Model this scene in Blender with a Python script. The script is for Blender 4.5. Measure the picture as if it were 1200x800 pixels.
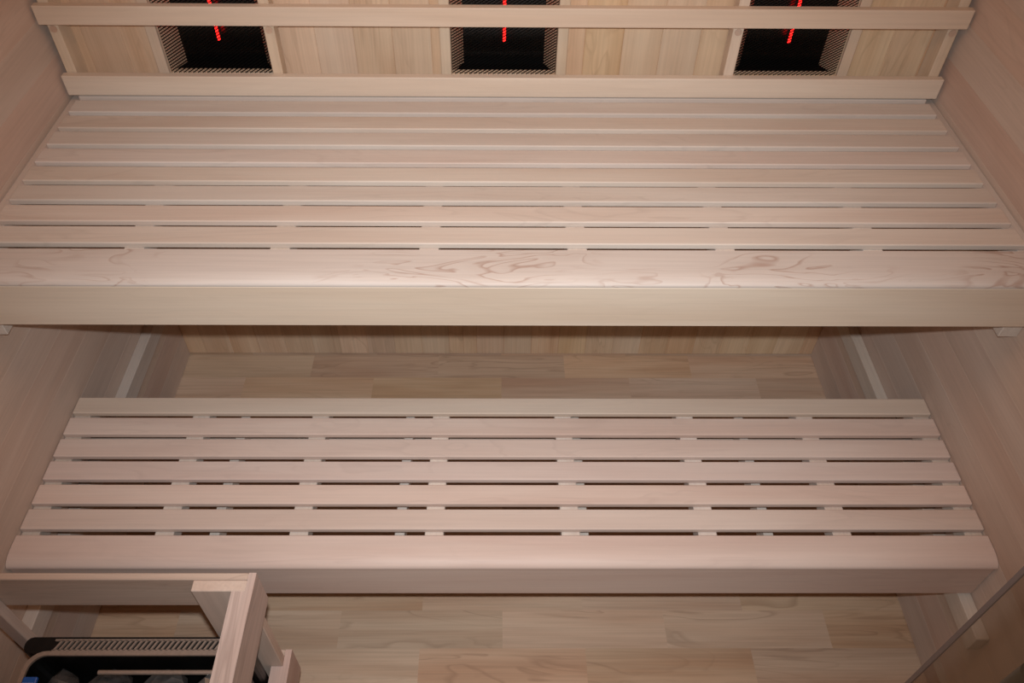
import bpy, bmesh, math, random
from mathutils import Vector, Matrix
random.seed(7)
for o in list(bpy.data.objects): bpy.data.objects.remove(o)
C = bpy.context.scene.collection
S = bpy.context.scene

# ------------------------------------------------------------------ camera
CAM = Vector((-.01823, -1.722, 1.92137))
PITCH, YAW, ROLL, FPX, PPX = .82287, .01052, .00984, 938.265, 587.546
F = Vector((math.sin(YAW)*math.cos(PITCH), math.cos(YAW)*math.cos(PITCH), -math.sin(PITCH)))
R0 = Vector((math.cos(YAW), -math.sin(YAW), 0)); U0 = R0.cross(F)
R1 = math.cos(ROLL)*R0 + math.sin(ROLL)*U0
U1 = -math.sin(ROLL)*R0 + math.cos(ROLL)*U0
cd = bpy.data.cameras.new('camera'); cam = bpy.data.objects.new('camera', cd); C.objects.link(cam)
M = Matrix((( R1.x, U1.x, -F.x, CAM.x), (R1.y, U1.y, -F.y, CAM.y), (R1.z, U1.z, -F.z, CAM.z), (0, 0, 0, 1)))
cam.matrix_world = M
cd.sensor_width = 36; cd.sensor_fit = 'HORIZONTAL'; cd.lens = FPX/1200*36
cd.shift_x = (600-PPX)/1200; cd.clip_start = .02
S.camera = cam

# ------------------------------------------------------------------ light
w = bpy.data.worlds.new('world'); S.world = w; w.use_nodes = True
w.node_tree.nodes['Background'].inputs[0].default_value = (1.0, .60, .34, 1)
w.node_tree.nodes['Background'].inputs[1].default_value = .14
FLASH = CAM + Vector((0, .032, .046))
ld = bpy.data.lights.new('camera_flash', 'SPOT'); fl = bpy.data.objects.new('camera_flash', ld); C.objects.link(fl)
ld.energy = 94; ld.color = (1.0, 1.045, 1.08); ld.spot_size = math.radians(92); ld.spot_blend = 1.0
ld.shadow_soft_size = .012
fl.location = FLASH
aim = Vector((-.01, -.56, .80)) - FLASH
fl.rotation_euler = aim.to_track_quat('-Z', 'Y').to_euler()
ad = bpy.data.lights.new('warm_fill', 'AREA'); al = bpy.data.objects.new('warm_fill', ad); C.objects.link(al)  # added warm fill from above, no real fitting in the cabin
ad.energy = 3.6; ad.color = (1, .53, .27); ad.shape = 'RECTANGLE'; ad.size = 1.2; ad.size_y = .6
al.location = (0, -.75, 2.07)
S.view_settings.view_transform = 'Standard'; S.view_settings.look = 'None'
S.view_settings.gamma = 1; S.view_settings.exposure = 0; S.view_settings.use_curve_mapping = False

# ------------------------------------------------------------------ materials
def srgb(r, g, b):
    f = lambda c: c/12.92 if c <= .04045 else ((c+.055)/1.055)**2.4
    return (f(r/255), f(g/255), f(b/255), 1)

class NT:
    def __init__(s, name):
        s.m = bpy.data.materials.new(name); s.m.use_nodes = True
        s.t = s.m.node_tree; s.b = s.t.nodes['Principled BSDF']
    def n(s, typ, **k):
        o = s.t.nodes.new(typ)
        for a, v in k.items(): setattr(o, a, v)
        return o
    def l(s, a, b): s.t.links.new(a, b)
    def math(s, op, a, b=None):
        o = s.n('ShaderNodeMath', operation=op)
        for i, v in enumerate((a, b)):
            if v is None: continue
            if isinstance(v, (int, float)): o.inputs[i].default_value = v
            else: s.l(v, o.inputs[i])
        return o.outputs[0]
    def mix(s, fac, a, b, blend='MIX'):
        o = s.n('ShaderNodeMix', data_type='RGBA', blend_type=blend)
        for i, v in ((0, fac), (6, a), (7, b)):
            if isinstance(v, (int, float)): o.inputs[i].default_value = v
            elif isinstance(v, tuple): o.inputs[i].default_value = v
            else: s.l(v, o.inputs[i])
        return o.outputs[2]
    def ramp(s, fac, stops):
        o = s.n('ShaderNodeValToRGB'); s.l(fac, o.inputs[0])
        e = o.color_ramp.elements
        while len(e) < len(stops): e.new(.5)
        for q, (p, c) in zip(e, stops):
            q.position = p; q.color = c if isinstance(c, tuple) else (c, c, c, 1)
        return o.outputs[0]

def wood(name, light, dark, axis='X', fig=.0, tint=.10, grain=.35, boards=None, rough=.5, figdark=None, fs=1.0):
    """axis: grain direction; boards: (across axis, pitch, offset, along axis, length) for planked surfaces"""
    T = NT(name)
    inf = T.n('ShaderNodeObjectInfo')
    if boards:
        src = T.n('ShaderNodeNewGeometry').outputs['Position']
    else:
        src = T.n('ShaderNodeTexCoord').outputs['Object']
    sep = T.n('ShaderNodeSeparateXYZ'); T.l(src, sep.inputs[0])
    ax = {'X': 0, 'Y': 1, 'Z': 2}
    if boards:
        ba, pitch, off, la, ln = boards
        row = T.math('FLOOR', T.math('DIVIDE', T.math('SUBTRACT', sep.outputs[ax[ba]], off), pitch))
        if ln:
            half = T.math('MULTIPLY', T.math('MODULO', T.math('ABSOLUTE', row), 2.0), .5)
            col = T.math('FLOOR', T.math('ADD', T.math('DIVIDE', sep.outputs[ax[la]], ln), half))
        else:
            col = T.math('MULTIPLY', row, 0.0)
        cb = T.n('ShaderNodeCombineXYZ'); T.l(row, cb.inputs[0]); T.l(col, cb.inputs[1])
        wn = T.n('ShaderNodeTexWhiteNoise', noise_dimensions='3D'); T.l(cb.outputs[0], wn.inputs[0])
        rnd = wn.outputs[0]
        rcol = wn.outputs[1]
    else:
        wn = T.n('ShaderNodeTexWhiteNoise', noise_dimensions='1D'); T.l(inf.outputs['Random'], wn.inputs[1])
        rnd = wn.outputs[0]; rcol = wn.outputs[1]
    # offset each board / part into its own bit of timber
    sc = T.n('ShaderNodeVectorMath', operation='SCALE'); T.l(rcol, sc.inputs[0]); sc.inputs[3].default_value = 37.0
    add = T.n('ShaderNodeVectorMath', operation='ADD'); T.l(src, add.inputs[0]); T.l(sc.outputs[0], add.inputs[1])
    def mapped(along, across):
        mp = T.n('ShaderNodeMapping'); s = [across]*3; s[ax[axis]] = along
        mp.inputs['Scale'].default_value = s; T.l(add.outputs[0], mp.inputs[0]); return mp.outputs[0]
    n1 = T.n('ShaderNodeTexNoise'); T.l(mapped(.9, 9), n1.inputs[0]); n1.inputs['Scale'].default_value = 1.6
    n1.inputs['Detail'].default_value = 3; n1.inputs['Distortion'].default_value = .4
    c = T.ramp(n1.outputs[0], [(.28, dark), (.68, light)])
    n2 = T.n('ShaderNodeTexNoise'); T.l(mapped(3, 150), n2.inputs[0]); n2.inputs['Scale'].default_value = 1.5
    n2.inputs['Detail'].default_value = 4
    g = T.ramp(n2.outputs[0], [(.3, 1-.30*grain), (.62, 1.0)])
    c = T.mix(1.0, c, g, 'MULTIPLY')
    # growth rings
    n3 = T.n('ShaderNodeTexNoise'); T.l(mapped(2.2*fs, 13*fs**.5), n3.inputs[0]); n3.inputs['Scale'].default_value = 1.0
    n3.inputs['Detail'].default_value = 2.5; n3.inputs['Distortion'].default_value = .9
    rings = T.math('FRACT', T.math('MULTIPLY', n3.outputs[0], 7.0))
    r = T.ramp(rings, [(0.0, 0.0), (.70, .12), (.90, 1.0), (1.0, 0.0)])
    n4 = T.n('ShaderNodeTexNoise'); T.l(mapped(1.6*fs, 5), n4.inputs[0]); n4.inputs['Scale'].default_value = 1.1
    msk = T.ramp(n4.outputs[0], [(.46, 0.0), (.60, 1.0)])
    fd = figdark or tuple(v*.62 for v in dark[:3])+(1,)
    c = T.mix(T.math('MULTIPLY', T.math('MULTIPLY', r, msk), fig), c, fd)
    # tint of the whole board
    hs = T.n('ShaderNodeHueSaturation'); T.l(c, hs.inputs['Color'])
    T.l(T.math('ADD', T.math('MULTIPLY', rnd, 2*tint), 1-tint), hs.inputs['Value'])
    s2 = T.n('ShaderNodeSeparateXYZ'); T.l(rcol, s2.inputs[0])
    T.l(T.math('ADD', T.math('MULTIPLY', s2.outputs[1], .010), .495), hs.inputs['Hue'])
    T.l(T.math('ADD', T.math('MULTIPLY', s2.outputs[2], .22), .86), hs.inputs['Saturation'])
    T.l(hs.outputs[0], T.b.inputs['Base Color'])
    T.b.inputs['Roughness'].default_value = rough
    T.b.inputs['Specular IOR Level'].default_value = .25
    bp = T.n('ShaderNodeBump'); bp.inputs['Strength'].default_value = .10; bp.inputs['Distance'].default_value = .001
    T.l(n2.outputs[0], bp.inputs['Height']); T.l(bp.outputs[0], T.b.inputs['Normal'])
    return T.m

def plain(name, col, rough=.5, metal=0.0, spec=.5, noise=.0, nscale=60):
    T = NT(name)
    T.b.inputs['Base Color'].default_value = col
    T.b.inputs['Roughness'].default_value = rough; T.b.inputs['Metallic'].default_value = metal
    T.b.inputs['Specular IOR Level'].default_value = spec
    if noise:
        n = T.n('ShaderNodeTexNoise'); n.inputs['Scale'].default_value = nscale; n.inputs['Detail'].default_value = 4
        tc = T.n('ShaderNodeTexCoord'); T.l(tc.outputs['Object'], n.inputs[0])
        f = T.ramp(n.outputs[0], [(.3, 1-noise), (.7, 1.0)])
        T.l(T.mix(1.0, col, f, 'MULTIPLY'), T.b.inputs['Base Color'])
    return T.m

SL, SD = srgb(212, 199, 187), srgb(200, 182, 168)          # pale hemlock
TL, TD = srgb(218, 190, 160), srgb(200, 166, 134)          # warmer wall boards
M_SLAT = wood('pale_wood', SL, SD, 'X', fig=.20, tint=.035, grain=.22)
M_SLAT2 = wood('pinkish_wood', srgb(220, 199, 186), srgb(208, 182, 168), 'X', fig=.15, tint=.03, grain=.2)
M_BAR = wood('pale_wood_bar', SL, SD, 'Y', fig=.10, tint=.05, grain=.3)
M_POST = wood('pale_wood_post', srgb(212, 190, 168), srgb(202, 176, 150), 'Z', fig=.10, tint=.03, grain=.3)
M_FIG = wood('figured_wood', srgb(206, 195, 187), srgb(198, 184, 174), 'X', fig=.62, tint=.0, grain=.3, figdark=srgb(156, 124, 110), fs=2.2)
M_RAIL = wood('backrest_wood', srgb(216, 196, 176), srgb(206, 182, 160), 'X', fig=.08, tint=.03, grain=.2)
M_BACK = wood('back_wall_boards', TL, TD, 'Z', fig=.30, tint=.05, grain=.35, boards=('X', .0865, .0945, 'Z', 0))
M_SIDE = wood('side_wall_boards', srgb(208, 186, 171), srgb(195, 169, 153), 'Y', fig=.15, tint=.035, grain=.25, boards=('Z', .0865, .0890, 'Y', 0))
M_FLOOR = wood('floor_planks', srgb(214, 184, 156), srgb(192, 154, 124), 'X', fig=.45, tint=.09, grain=.45, boards=('Y', .095, 0.0, 'X', .4))
M_CEIL = wood('ceiling_boards', TL, TD, 'X', fig=.2, tint=.06, grain=.3, boards=('Y', .0865, 0, 'X', 0))
M_GUARD_X = wood('guard_wood_along', srgb(204, 182, 164), srgb(184, 156, 136), 'X', fig=.3, tint=.04, grain=.45)
M_GUARD_Y = wood('guard_wood_side', srgb(206, 180, 168), srgb(186, 154, 140), 'Y', fig=.45, tint=.04, grain=.5)
M_GUARD_Z = wood('guard_wood_post', srgb(210, 188, 172), srgb(194, 166, 148), 'Z', fig=.15, tint=.04, grain=.3)
M_FRAME = wood('heater_frame_wood', srgb(212, 190, 168), srgb(202, 176, 150), 'Z', fig=.08, tint=.02, grain=.2)
M_PLUG = wood('wood_plug', srgb(200, 168, 146), srgb(186, 150, 128), 'Y', tint=.03)
M_WIRE = plain('black_mesh_steel', (.0022, .0018, .0016, 1), .7, 0, .08)
M_REFL = plain('reflector_steel', srgb(206, 172, 142), .5, .1, .5, noise=.08)
M_PANEL = plain('black_glass_panel', (.002, .0018, .0018, 1), .22, 0, .9)
M_STEEL = plain('stainless_steel', srgb(176, 156, 142), .36, .45, .5, noise=.15, nscale=200)
M_SCREW = plain('screw_steel', srgb(150, 140, 130), .35, .9)
M_BLACK = plain('black_enamel', srgb(20, 18, 17), .38, .2, .5, noise=.3)
M_STONE = plain('dark_sauna_stone', srgb(96, 92, 90), .18, 0, 1.0, noise=.7, nscale=38)
M_PLATE = plain('blue_plate', srgb(30, 84, 160), .25, 0, .5)
M_PLATEW = plain('white_plate', srgb(225, 238, 250), .25, 0, .5)
def glow():
    T = NT('glowing_quartz')
    T.b.inputs['Base Color'].default_value = (.25, .01, .01, 1)
    T.b.inputs['Emission Color'].default_value = (1, .015, .012, 1)
    tc = T.n('ShaderNodeTexCoord'); n = T.n('ShaderNodeTexNoise'); n.inputs['Scale'].default_value = 90
    T.l(tc.outputs['Object'], n.inputs[0])
    T.l(T.math('MULTIPLY', T.ramp(n.outputs[0], [(.35, .35), (.65, 1.0)]), 4.5), T.b.inputs['Emission Strength'])
    T.b.inputs['Roughness'].default_value = .15
    return T.m
M_GLOW = glow()
def glass():
    T = NT('tinted_glass')
    tr = T.n('ShaderNodeBsdfTransparent'); tr.inputs[0].default_value = (.86, .83, .81, 1)
    gl = T.n('ShaderNodeBsdfGlossy'); gl.inputs['Roughness'].default_value = .02
    fr = T.n('ShaderNodeFresnel'); ge = T.n('ShaderNodeNewGeometry')
    T.l(T.math('SUBTRACT', 1.45, T.math('MULTIPLY', ge.outputs['Backfacing'], 1.45-1/1.45)), fr.inputs[0])
    mx = T.n('ShaderNodeMixShader'); T.l(fr.outputs[0], mx.inputs[0]); T.l(tr.outputs[0], mx.inputs[1]); T.l(gl.outputs[0], mx.inputs[2])
    T.l(mx.outputs[0], T.t.nodes['Material Output'].inputs[0])
    return T.m
M_GLASS = glass()
M_EDGE = plain('dark_glass_edge', srgb(84, 68, 62), .3, 0, .5)

# ------------------------------------------------------------------ mesh helpers
class MB:
    def __init__(s): s.v = []; s.f = []; s.sm = []
    def add(s, bm, smooth=False):
        bm.normal_update(); k = len(s.v)
        bm.verts.index_update()
        s.v += [v.co.copy() for v in bm.verts]
        for f in bm.faces: s.f.append([k+v.index for v in f.verts]); s.sm.append(smooth)
        bm.free()
    def box(s, x0, x1, y0, y1, z0, z1, bev=0.0, seg=2, rot=None):
        bm = bmesh.new(); bmesh.ops.create_cube(bm, size=1)
        sx, sy, sz = abs(x1-x0), abs(y1-y0), abs(z1-z0); c = Vector(((x0+x1)/2, (y0+y1)/2, (z0+z1)/2))
        for v in bm.verts: v.co = Vector((v.co.x*sx, v.co.y*sy, v.co.z*sz))
        if bev: bmesh.ops.bevel(bm, geom=list(bm.edges), offset=min(bev, .45*min(sx, sy, sz)), segments=seg, affect='EDGES', profile=.5)
        for v in bm.verts: v.co = (rot @ v.co if rot else v.co) + c
        s.add(bm, False); return s
    def prism(s, prof, a0, a1, axis='X', smooth=False):
        """closed 2D profile extruded along axis; X: (y,z)  Z: (x,y)  Y: (x,z)"""
        bm = bmesh.new(); lo, hi = [], []
        mk = {'X': lambda p, a: (a, p[0], p[1]), 'Y': lambda p, a: (p[0], a, p[1]), 'Z': lambda p, a: (p[0], p[1], a)}[axis]
        lo = [bm.verts.new(mk(p, a0)) for p in prof]; hi = [bm.verts.new(mk(p, a1)) for p in prof]
        n = len(prof)
        for i in range(n): bm.faces.new((lo[i], lo[(i+1) % n], hi[(i+1) % n], hi[i]))
        bm.faces.new(lo[::-1]); bm.faces.new(hi)
        bmesh.ops.recalc_face_normals(bm, faces=list(bm.faces))
        s.add(bm, smooth); return s
    def cyl(s, p0, p1, r, n=16, smooth=True):
        p0, p1 = Vector(p0), Vector(p1); d = p1-p0
        bm = bmesh.new(); bmesh.ops.create_cone(bm, cap_ends=True, segments=n, radius1=r, radius2=r, depth=d.length)
        q = d.to_track_quat('Z', 'Y'); m = (p0+p1)/2
        for v in bm.verts: v.co = q @ v.co + m
        s.add(bm, smooth); return s
    def tri(s, verts, faces):
        k = len(s.v); s.v += [Vector(v) for v in verts]
        for f in faces: s.f.append([k+i for i in f]); s.sm.append(False)
        return s
    def build(s, name, mat, parent=None, origin=None):
        xs = list(zip(*s.v)); c = Vector([(min(a)+max(a))/2 for a in xs]) if origin is None else Vector(origin)
        me = bpy.data.meshes.new(name); me.from_pydata([v-c for v in s.v], [], s.f)
        me.polygons.foreach_set('use_smooth', s.sm); me.materials.append(mat)
        if any(s.sm) and hasattr(me, 'set_sharp_from_angle'): me.set_sharp_from_angle(angle=math.radians(40))
        o = bpy.data.objects.new(name, me); C.objects.link(o)
        if parent: o.parent = parent; o.location = c - wpos(parent)
        else: o.location = c
        return o

def wpos(o):
    p = Vector(o.location)
    while o.parent: o = o.parent; p += Vector(o.location)
    return p
def thing(name, label, cat, loc, group=None):
    o = bpy.data.objects.new(name, None); C.objects.link(o); o.location = loc; o.empty_display_size = .05
    o['label'] = label; o['category'] = cat
    if group: o['group'] = group
    return o
def tag(o, label, cat, group=None):
    o['label'] = label; o['category'] = cat
    if group: o['group'] = group
    return o
def struct(o): o['kind'] = 'structure'; return o
def dup(root, loc, label):
    r = root.copy(); C.objects.link(r); r.location = loc; r['label'] = label
    for ch in list(root.children):
        c = ch.copy(); C.objects.link(c); c.parent = r
        for g in list(ch.children):
            d = g.copy(); C.objects.link(d); d.parent = c
    return r

# ------------------------------------------------------------------ setting
HW, CEIL, YF = 1.0, 2.10, -1.45
b = MB(); b.box(-HW-.03, HW+.03, -2.5, .05, -.03, 0); struct(b.build('floor', M_FLOOR, origin=(0, 0, 0)))
b = MB(); b.box(-HW-.03, HW+.03, YF-.05, .05, CEIL, CEIL+.03); struct(b.build('ceiling', M_CEIL, origin=(0, 0, 0)))
PB = .0865
for side, sx in (('left', -1), ('right', 1)):
    b = MB(); z = .0890-PB*2
    while z < CEIL:
        z0, z1 = max(z, 0.0), min(z+PB, CEIL)
        if z1-z0 > .005: b.box(sx*HW, sx*(HW+.02), YF-.05, .045, z0, z1, .0004, 1)
        z += PB
    b.box(sx*(HW+.018), sx*(HW+.03), YF-.05, .05, 0, CEIL)
    struct(b.build('wall_'+side, M_SIDE, origin=(0, 0, 0)))
# back wall with three heater openings
HX = (-.651, -.001, .651); HWD = .120; HZ0, HZ1 = .979, 1.46
cuts = sorted(set([-HW, HW] + [round(.0945+PB*k, 4) for k in range(-13, 12) if -HW < .0945+PB*k < HW] + [round(c+s*HWD, 4) for c in HX for s in (-1, 1)]))
b = MB()
for x0, x1 in zip(cuts[:-1], cuts[1:]):
    if x1-x0 < .001: continue
    xm = (x0+x1)/2
    if any(abs(xm-c) < HWD for c in HX):
        b.box(x0, x1, 0, .02, .008, HZ0, .0014, 1); b.box(x0, x1, 0, .02, HZ1, CEIL, .0014, 1)
    else:
        b.box(x0, x1, 0, .02, .008, CEIL, .0014, 1)
b.box(-HW, HW, .075, .09, 0, CEIL)
struct(b.build('wall_back', M_BACK, origin=(0, 0, 0)))
# front: boarded strip left of the doorway, header, glass on the right
b = MB(); b.box(-HW-.03, -.56, YF-.05, YF, 0, CEIL, .002, 1); b.box(-.56, HW+.03, YF-.05, YF, 2.03, CEIL, .002, 1)
struct(b.build('wall_front', M_SIDE, origin=(0, 0, 0)))
d = bpy.data.objects.new('door_1', None); C.objects.link(d); d.location = (.68, YF, 0); struct(d)
b = MB(); b.box(.3665, .998, YF-.002, YF+.002, .012, 2.0); b.build('pane', M_GLASS, d)
b = MB(); b.box(.3646, .3665, YF-.002, YF+.002, .012, 2.0); b.build('pane_edge', M_EDGE, d)
b = MB()
b.cyl((.523, YF+.030, .72), (.523, YF+.030, 1.106), .011)
for z in (.80, 1.03): b.cyl((.523, YF+.002, z), (.523, YF+.030, z), .007)
b.build('handle', M_BLACK, d)
b = MB()
for z in (.25, 1.75): b.box(.93, .9985, YF+.004, YF+.016, z-.04, z+.04, .003)
b.build('hinge', M_STEEL, d)
# ledger battens on the side walls
n = 0
for sx in (-1, 1):
    n += 1; b = MB(); b.box(sx*.962, sx*1.0, -.655, -.002, .787, .8395, .0015, 1); struct(b.build('trim_%d' % n, M_BAR))
    n += 1; b = MB(); b.box(sx*.972, sx*1.0, -1.055, -.002, .252, .305, .0015, 1); struct(b.build('trim_%d' % n, M_BAR))

# ------------------------------------------------------------------ benches
def nose_profile(yb, yf, ynose, zt, zb, drop=.0):
    p = [(yb, zb), (yb, zt-.002), (yb-.002, zt)]
    for i in range(11):
        a = i/10*math.pi/2
        p.append((ynose + (yf-ynose)*math.sin(a), zb+.003 + (zt-zb-.003)*math.cos(a)))
    p.append((yf+.0006, zb)); return p
def bench(label, zt, t, slats, nose, fascia, bars, bar_y, bar_z, extra, sw=.9985, smat=M_SLAT):
    r = thing('sauna_bench', label, 'bench', (0, nose[1], 0))
    for i, (y1, y0) in enumerate(slats):
        b = MB(); b.box(-sw, sw, y0, y1, zt-t, zt, .0025, 3); b.build('slat', smat if (i or smat is M_SLAT) else M_RAIL, r)
    b = MB(); b.prism(nose_profile(nose[0], nose[1], nose[2], zt, nose[3]), -.9985, .9985, 'X', True)
    b.build('front_board', nose[4], r)
    b = MB(); b.box(-.9985, .9985, fascia[0]+.02, fascia[0], fascia[1], fascia[2], .0012, 1); b.build('fascia', fascia[3], r)
    for x, hw in bars:
        b = MB(); b.box(x-hw, x+hw, bar_y[0], bar_y[1], bar_z[0], bar_z[1], .0015, 1); b.build('crossbar', M_BAR, r)
    for (x0, x1, y0, y1, z0, z1, nm) in extra:
        b = MB(); b.box(x0, x1, y0, y1, z0, z1, .0015, 1); b.build(nm, M_SLAT if nm == 'beam' else M_BAR, r)
    return r
T1 = .0129
ZU = .9555; pu = .0641; gu = .0152
ub = [-.145+pu-pu*k for k in range(-1, 8)]            # back edges of the slats
us = [(y, y-pu+gu) for y in ub if y < 0]
us = [(-.081+pu-.004, -.081+gu)] + [(-.081-pu*k, -.081-pu*(k+1)+gu) for k in range(8)]
bench('wide upper slatted bench in pale wood, under the backrest and glowing heaters', ZU, T1, us,
      (-.594, -.682, -.650, .941, M_FIG), (-.6815, .8426, .9405, M_RAIL),
      [(x, .0185) for x in (-.692, -.421, -.143, .134, .411, .689)] + [(-.979, .0185), (.979, .0185)], (-.6615, -.025), (.902, ZU-T1),
      [(-.9985, .9985, -.66, -.62, .8400, .9015, 'beam'), (-.9985, .9985, -.10, -.06, .8400, .9015, 'beam')], .973)
ZL = .4437; pl = .0602; gl = .0125
ls = [(-.533, -.592+gl)] + [(-.592-pl*k, -.592-pl*(k+1)+gl) for k in range(5)]
T2 = .0135
bench('lower slatted step bench in pale wood, standing low above the floor', ZL, T2, ls,
      (-.8935, -.961, -.925, .4235, M_SLAT2), (-.957, .3100, .423, M_SLAT2),
      [(x, .0195) for x in (-.704, -.426, -.145, .139, .424, .705)] + [(-.980, .0185), (.980, .0185)], (-.936, -.54), (.391, ZL-T2),
      [(-.9985, .9985, -.935, -.895, .3055, .346, 'beam'), (-.9985, .9985, -.585, -.545, .3055, .346, 'beam')] +
      [(x-.0105, x+.0105, -.935, -.545, .3465, .3905, 'under_bar') for x in (-.616, -.222, .171, .566)], .9985, M_SLAT2)

# ------------------------------------------------------------------ backrest
br = thing('bench_backrest', 'pale wooden backrest of long rails on posts along the back wall above the upper bench', 'backrest', (0, -.05, ZU))
for z0, z1 in ((.9585, 1.0065), (1.1235, 1.1655), (1.30, 1.345)):
    b = MB(); b.box(-.992, .992, -.068, -.0502, z0, z1, .002, 2); b.build('rail', M_RAIL, br)
for x, yb in ((-.9735, -.001), (-.510, -.0135), (.507, -.0135), (.9735, -.001)):
    b = MB(); b.box(x-.0115, x+.0115, -.05, yb, ZU+.001, 1.40, .0015, 1); p = b.build('post', M_POST, br)
    for zz in (1.107, 1.285):
        b = MB(); b.cyl((x, -.0515, zz), (x, -.049, zz), .0078, 20); b.build('screw_plug', M_PLUG, p)

# ------------------------------------------------------------------ infrared heaters
def heater(cx, label):
    r = thing('infrared_heater', label, 'heater', (cx, 0, HZ0), 'infrared heaters in the back wall')
    b = MB()
    for s in (-1, 1): b.box(cx+s*HWD, cx+s*(HWD+.0235), -.012, -.0005, .962, HZ1+.022, .0015, 1)
    b.box(cx-HWD, cx+HWD, -.012, -.0005, HZ1, HZ1+.022, .0015, 1)
    b.box(cx-HWD, cx+HWD, -.012, -.0005, .962, HZ0-.001, .0015, 1)
    b.build('frame', M_FRAME, r)
    # reflector: sloping steel sides round the black panel
    xo, xi, yo, yi = HWD-.001, .094, .004, .046; z0, z1 = HZ0+.001, HZ1-.001; zi0, zi1 = z0+.002, z1-.014
    V = [(cx-xo, yo, z0), (cx+xo, yo, z0), (cx+xo, yo, z1), (cx-xo, yo, z1), (cx-xi, yi, zi0), (cx+xi, yi, zi0), (cx+xi, yi, zi1), (cx-xi, yi, zi1)]
    V2 = [(x + (.0015 if i % 4 in (1, 2) else -.0015), y+.0015, z) for i, (x, y, z) in enumerate(V)]
    Fc = [(1, 2, 6, 5), (2, 3, 7, 6), (3, 0, 4, 7)]
    MB().tri(V, Fc).box(cx-xo, cx+xo, .004, .007, z0, z0+.0065).build('reflector', M_REFL, r)
    b = MB(); b.box(cx-xi-.004, cx+xi+.004, yi+.0005, yi+.006, zi0-.004, zi1+.004); b.build('panel', M_PANEL, r)
    b = MB(); b.box(cx-xo+.001, cx+xo-.001, .0075, yi+.0004, z0-.002, z0); b.build('base_plate', M_WIRE, r)
    b = MB(); b.cyl((cx+.001, .026, 1.046), (cx+.001, .026, 1.41), .0034, 12); t = b.build('heating_tube', M_GLOW, r)
    b = MB(); b.cyl((cx+.001, .026, 1.410), (cx+.001, .026, 1.425), .006, 12); b.box(cx-.006, cx+.008, .026, .0462, 1.412, 1.424); b.build('tube_holder', M_BLACK, t)
    # expanded metal grille: two sets of crossing strands
    b = MB(); g0, g1 = cx-HWD+.0015, cx+HWD-.0015; za, zb = HZ0+.0015, HZ1-.0015; y = -.001
    def strand(sl, c, hw, y0, y1):
        # z = sl*(x-cx)+c clipped to the rectangle
        xs = [g0, g1] + [(za-c)/sl+cx, (zb-c)/sl+cx]
        lo = max(g0, min(xs[2:])); hi = min(g1, max(xs[2:]))
        if hi-lo < .002: return
        P = [(lo, sl*(lo-cx)+c), (hi, sl*(hi-cx)+c)]
        v = []
        for (x, z) in P:
            for yy in (y0, y1):
                for dz in (-hw, hw): v.append((x, yy, z+dz))
        b.tri(v, [(0, 1, 5, 4), (2, 6, 7, 3), (1, 3, 7, 5), (0, 4, 6, 2), (0, 2, 3, 1), (4, 5, 7, 6)])
    st = .0068; k = za-.1
    while k < zb+.1:
        strand(.62, k, .00125, y-.0006, y); strand(-.62, k, .00025, y, y+.0005); k += st
    b.build('grille', M_WIRE, r)
    return r
h = heater(HX[1], 'middle infrared heater with dark mesh and red glowing tube, centred behind the backrest')
dup(h, (HX[0], 0, HZ0), 'infrared heater with dark mesh and red glowing tube nearest the left wall')
dup(h, (HX[2], 0, HZ0), 'infrared heater with dark mesh and red glowing tube nearest the right wall')

# ------------------------------------------------------------------ stove guard
gd = thing('stove_guard', 'pale wooden guard rail frame around the black stove in the lower left corner', 'guard rail', (-.65, -1.25, 0))
for z0, z1, xl in ((.605, .70, -.992), (.29, .385, -.878)):
    b = MB(); b.box(xl, -.4215, -1.1185, -1.1065, z0, z1, .0012, 1); b.build('back_board', M_GUARD_X, gd)
    b = MB(); b.prism([(-.443, -1.44), (-.410, -1.44), (-.409, -1.439), (-.409, -1.1065), (-.421, -1.1065), (-.421, -1.1387), (-.443, -1.1387)], z0, z1, 'Z'); b.build('side_board', M_GUARD_Y, gd)
for x0, x1, y0, y1 in ((-.509, -.4215, -1.138, -1.119), (-.878, -.853, -1.138, -1.119), (-.509, -.4435, -1.44, -1.421)):
    b = MB(); b.box(x0, x1, y0, y1, .0005, .6995, .0012, 1); b.build('post', M_GUARD_Z, gd)

# ------------------------------------------------------------------ stove with stones
sv = thing('sauna_stove', 'black electric sauna stove with steel rim and slotted vent strip, inside the wooden guard', 'stove', (-.645, -1.3, 0))
def rrect(x0, x1, y0, y1, r, n=6):
    out = []
    for cx, cy, a in ((x1-r, y1-r, 0), (x0+r, y1-r, 90), (x0+r, y0+r, 180), (x1-r, y0+r, 270)):
        for i in range(n+1):
            t = math.radians(a+90*i/n); out.append((cx+r*math.cos(t), cy+r*math.sin(t)))
    return out
def ring(b, o, i, z0, z1):
    n = len(o); bm = bmesh.new()
    L = [[bm.verts.new((p[0], p[1], z)) for p in q] for q, z in ((o, z0), (o, z1), (i, z1), (i, z0))]
    for a in range(4):
        A, B = L[a], L[(a+1) % 4]
        for k in range(n): bm.faces.new((A[k], A[(k+1) % n], B[(k+1) % n], B[k]))
    bmesh.ops.recalc_face_normals(bm, faces=list(bm.faces)); b.add(bm, False)
SX0, SX1, SY0, SY1, SZ = -.815, -.447, -1.43, -1.176, .55
b = MB(); ring(b, rrect(SX0, SX1, SY0, SY1, .03), rrect(SX0+.004, SX1-.004, SY0+.004, SY1-.004, .027), .10, SZ-.006)
b.prism(rrect(SX0+.004, SX1-.004, SY0+.004, SY1-.004, .027), .10, .40, 'Z')
b.build('body', M_BLACK, sv)
b = MB(); ring(b, rrect(SX0-.001, SX1+.001, SY0-.001, SY1+.001, .031), rrect(SX0+.0065, SX1-.0065, SY0+.0065, SY1-.0065, .025), SZ-.005, SZ)
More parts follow.
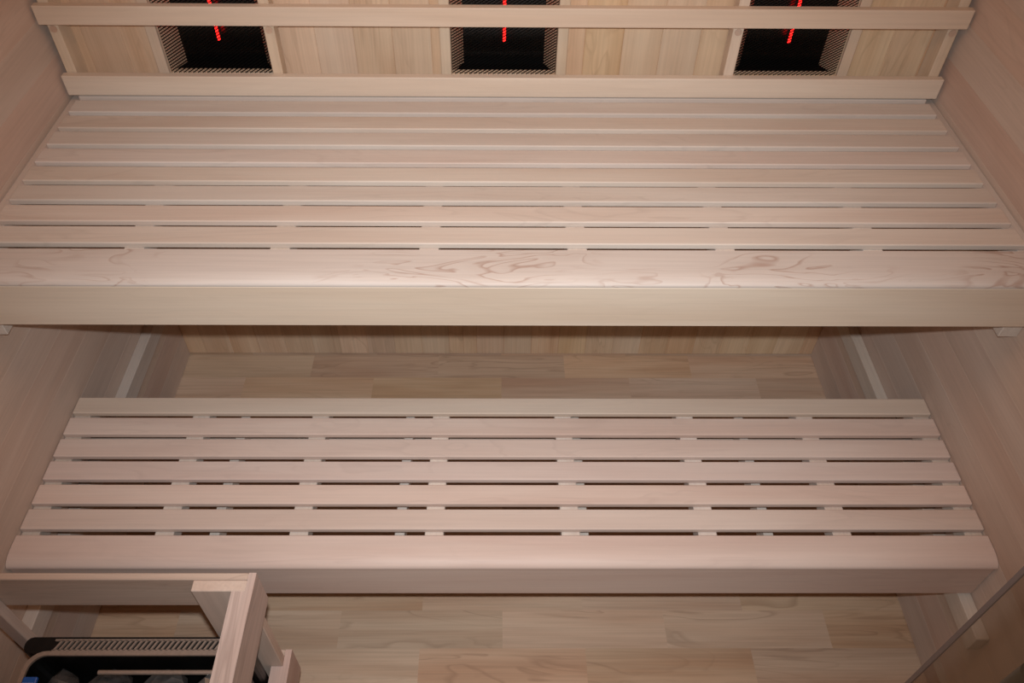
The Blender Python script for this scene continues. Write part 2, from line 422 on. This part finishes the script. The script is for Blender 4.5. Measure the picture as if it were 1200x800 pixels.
b.build('rim', M_STEEL, sv)
b = MB(); b.prism(rrect(SX0-.02, SX1, -1.1745, -1.146, .012, 3), .12, SZ-.012, 'Z'); b.build('back_casing', M_BLACK, sv)
b = MB(); y0, y1 = -1.1745, -1.153
b.box(SX0+.035, SX1, y1-.003, y1, SZ-.008, SZ-.003); b.box(SX0+.035, SX1, y0, y0+.003, SZ-.008, SZ-.003)
x = SX0+.036
while x < SX1-.012:
    V = []
    for z in (SZ-.007, SZ-.003): V += [(x, y0+.002, z), (x+.0040, y0+.002, z), (x+.0040+.0095, y1-.002, z), (x+.0095, y1-.002, z)]
    b.tri(V, [(3, 2, 1, 0), (4, 5, 6, 7), (0, 1, 5, 4), (1, 2, 6, 5), (2, 3, 7, 6), (3, 0, 4, 7)]); x += .0092
b.build('vent_strip', M_STEEL, sv)
for x in (SX0+.04, SX1-.04):
    for y in (SY0+.04, SY1-.04):
        b = MB(); b.cyl((x, y, .0005), (x, y, .1005), .014); b.build('leg', M_BLACK, sv)
b = MB(); b.box(SX0+.008, SX0+.032, -1.262, -1.219, SZ-.004, SZ+.003, .002); pl_ = b.build('rim_plate', M_PLATE, sv)  # small blue plate with a white field, at the rim corner
b = MB(); b.box(SX0+.0105, SX0+.0295, -1.258, -1.2300, SZ+.003, SZ+.0038); b.build('white_field', M_PLATEW, pl_)
b = MB()
for y in (-1.208, -1.266): b.cyl((-.69, y, .541), (SX1-.004, y, .541), .004, 10)
b.build('stone_guard_rod', M_STEEL, sv)
# stones
protos = []
def stone_bm(seed, r):
    rnd = random.Random(seed); bm = bmesh.new(); bmesh.ops.create_icosphere(bm, subdivisions=2, radius=r)
    pl = [(Vector((rnd.gauss(0, 1), rnd.gauss(0, 1), rnd.gauss(0, 1))).normalized(), r*rnd.uniform(.55, .85)) for _ in range(13)]
    for v in bm.verts:
        for nrm, dd in pl:
            q = v.co.dot(nrm)
            if q > dd: v.co -= nrm*(q-dd)
        v.co = Vector((v.co.x*1.15, v.co.y, v.co.z*.85))
    return bm
k = 0
spots = []
for iy, y in enumerate((-1.227, -1.304, -1.381)):
    for ix in range(4):
        spots.append((SX0+.052+ix*.087+(.004 if iy % 2 else 0), y+random.uniform(-.002, .002), .506+random.uniform(-.004, .008)))
SLAB = 'dark jagged sauna stone heaped with others in the steel-rimmed stove'
for i, (x, y, z) in enumerate(spots):
    if i < 4:
        b = MB(); b.add(stone_bm(20+i, .039)); o = b.build('sauna_stone', M_STONE, origin=(0, 0, 0)); protos.append(o)
    else:
        o = protos[i % 4].copy(); C.objects.link(o)
    o.location = (x, y, z); o.rotation_euler = (random.uniform(-.5, .5), random.uniform(-.5, .5), random.uniform(0, 6.28))
    o.location.z = z
    tag(o, SLAB, 'stone', 'dark stones in the stove')
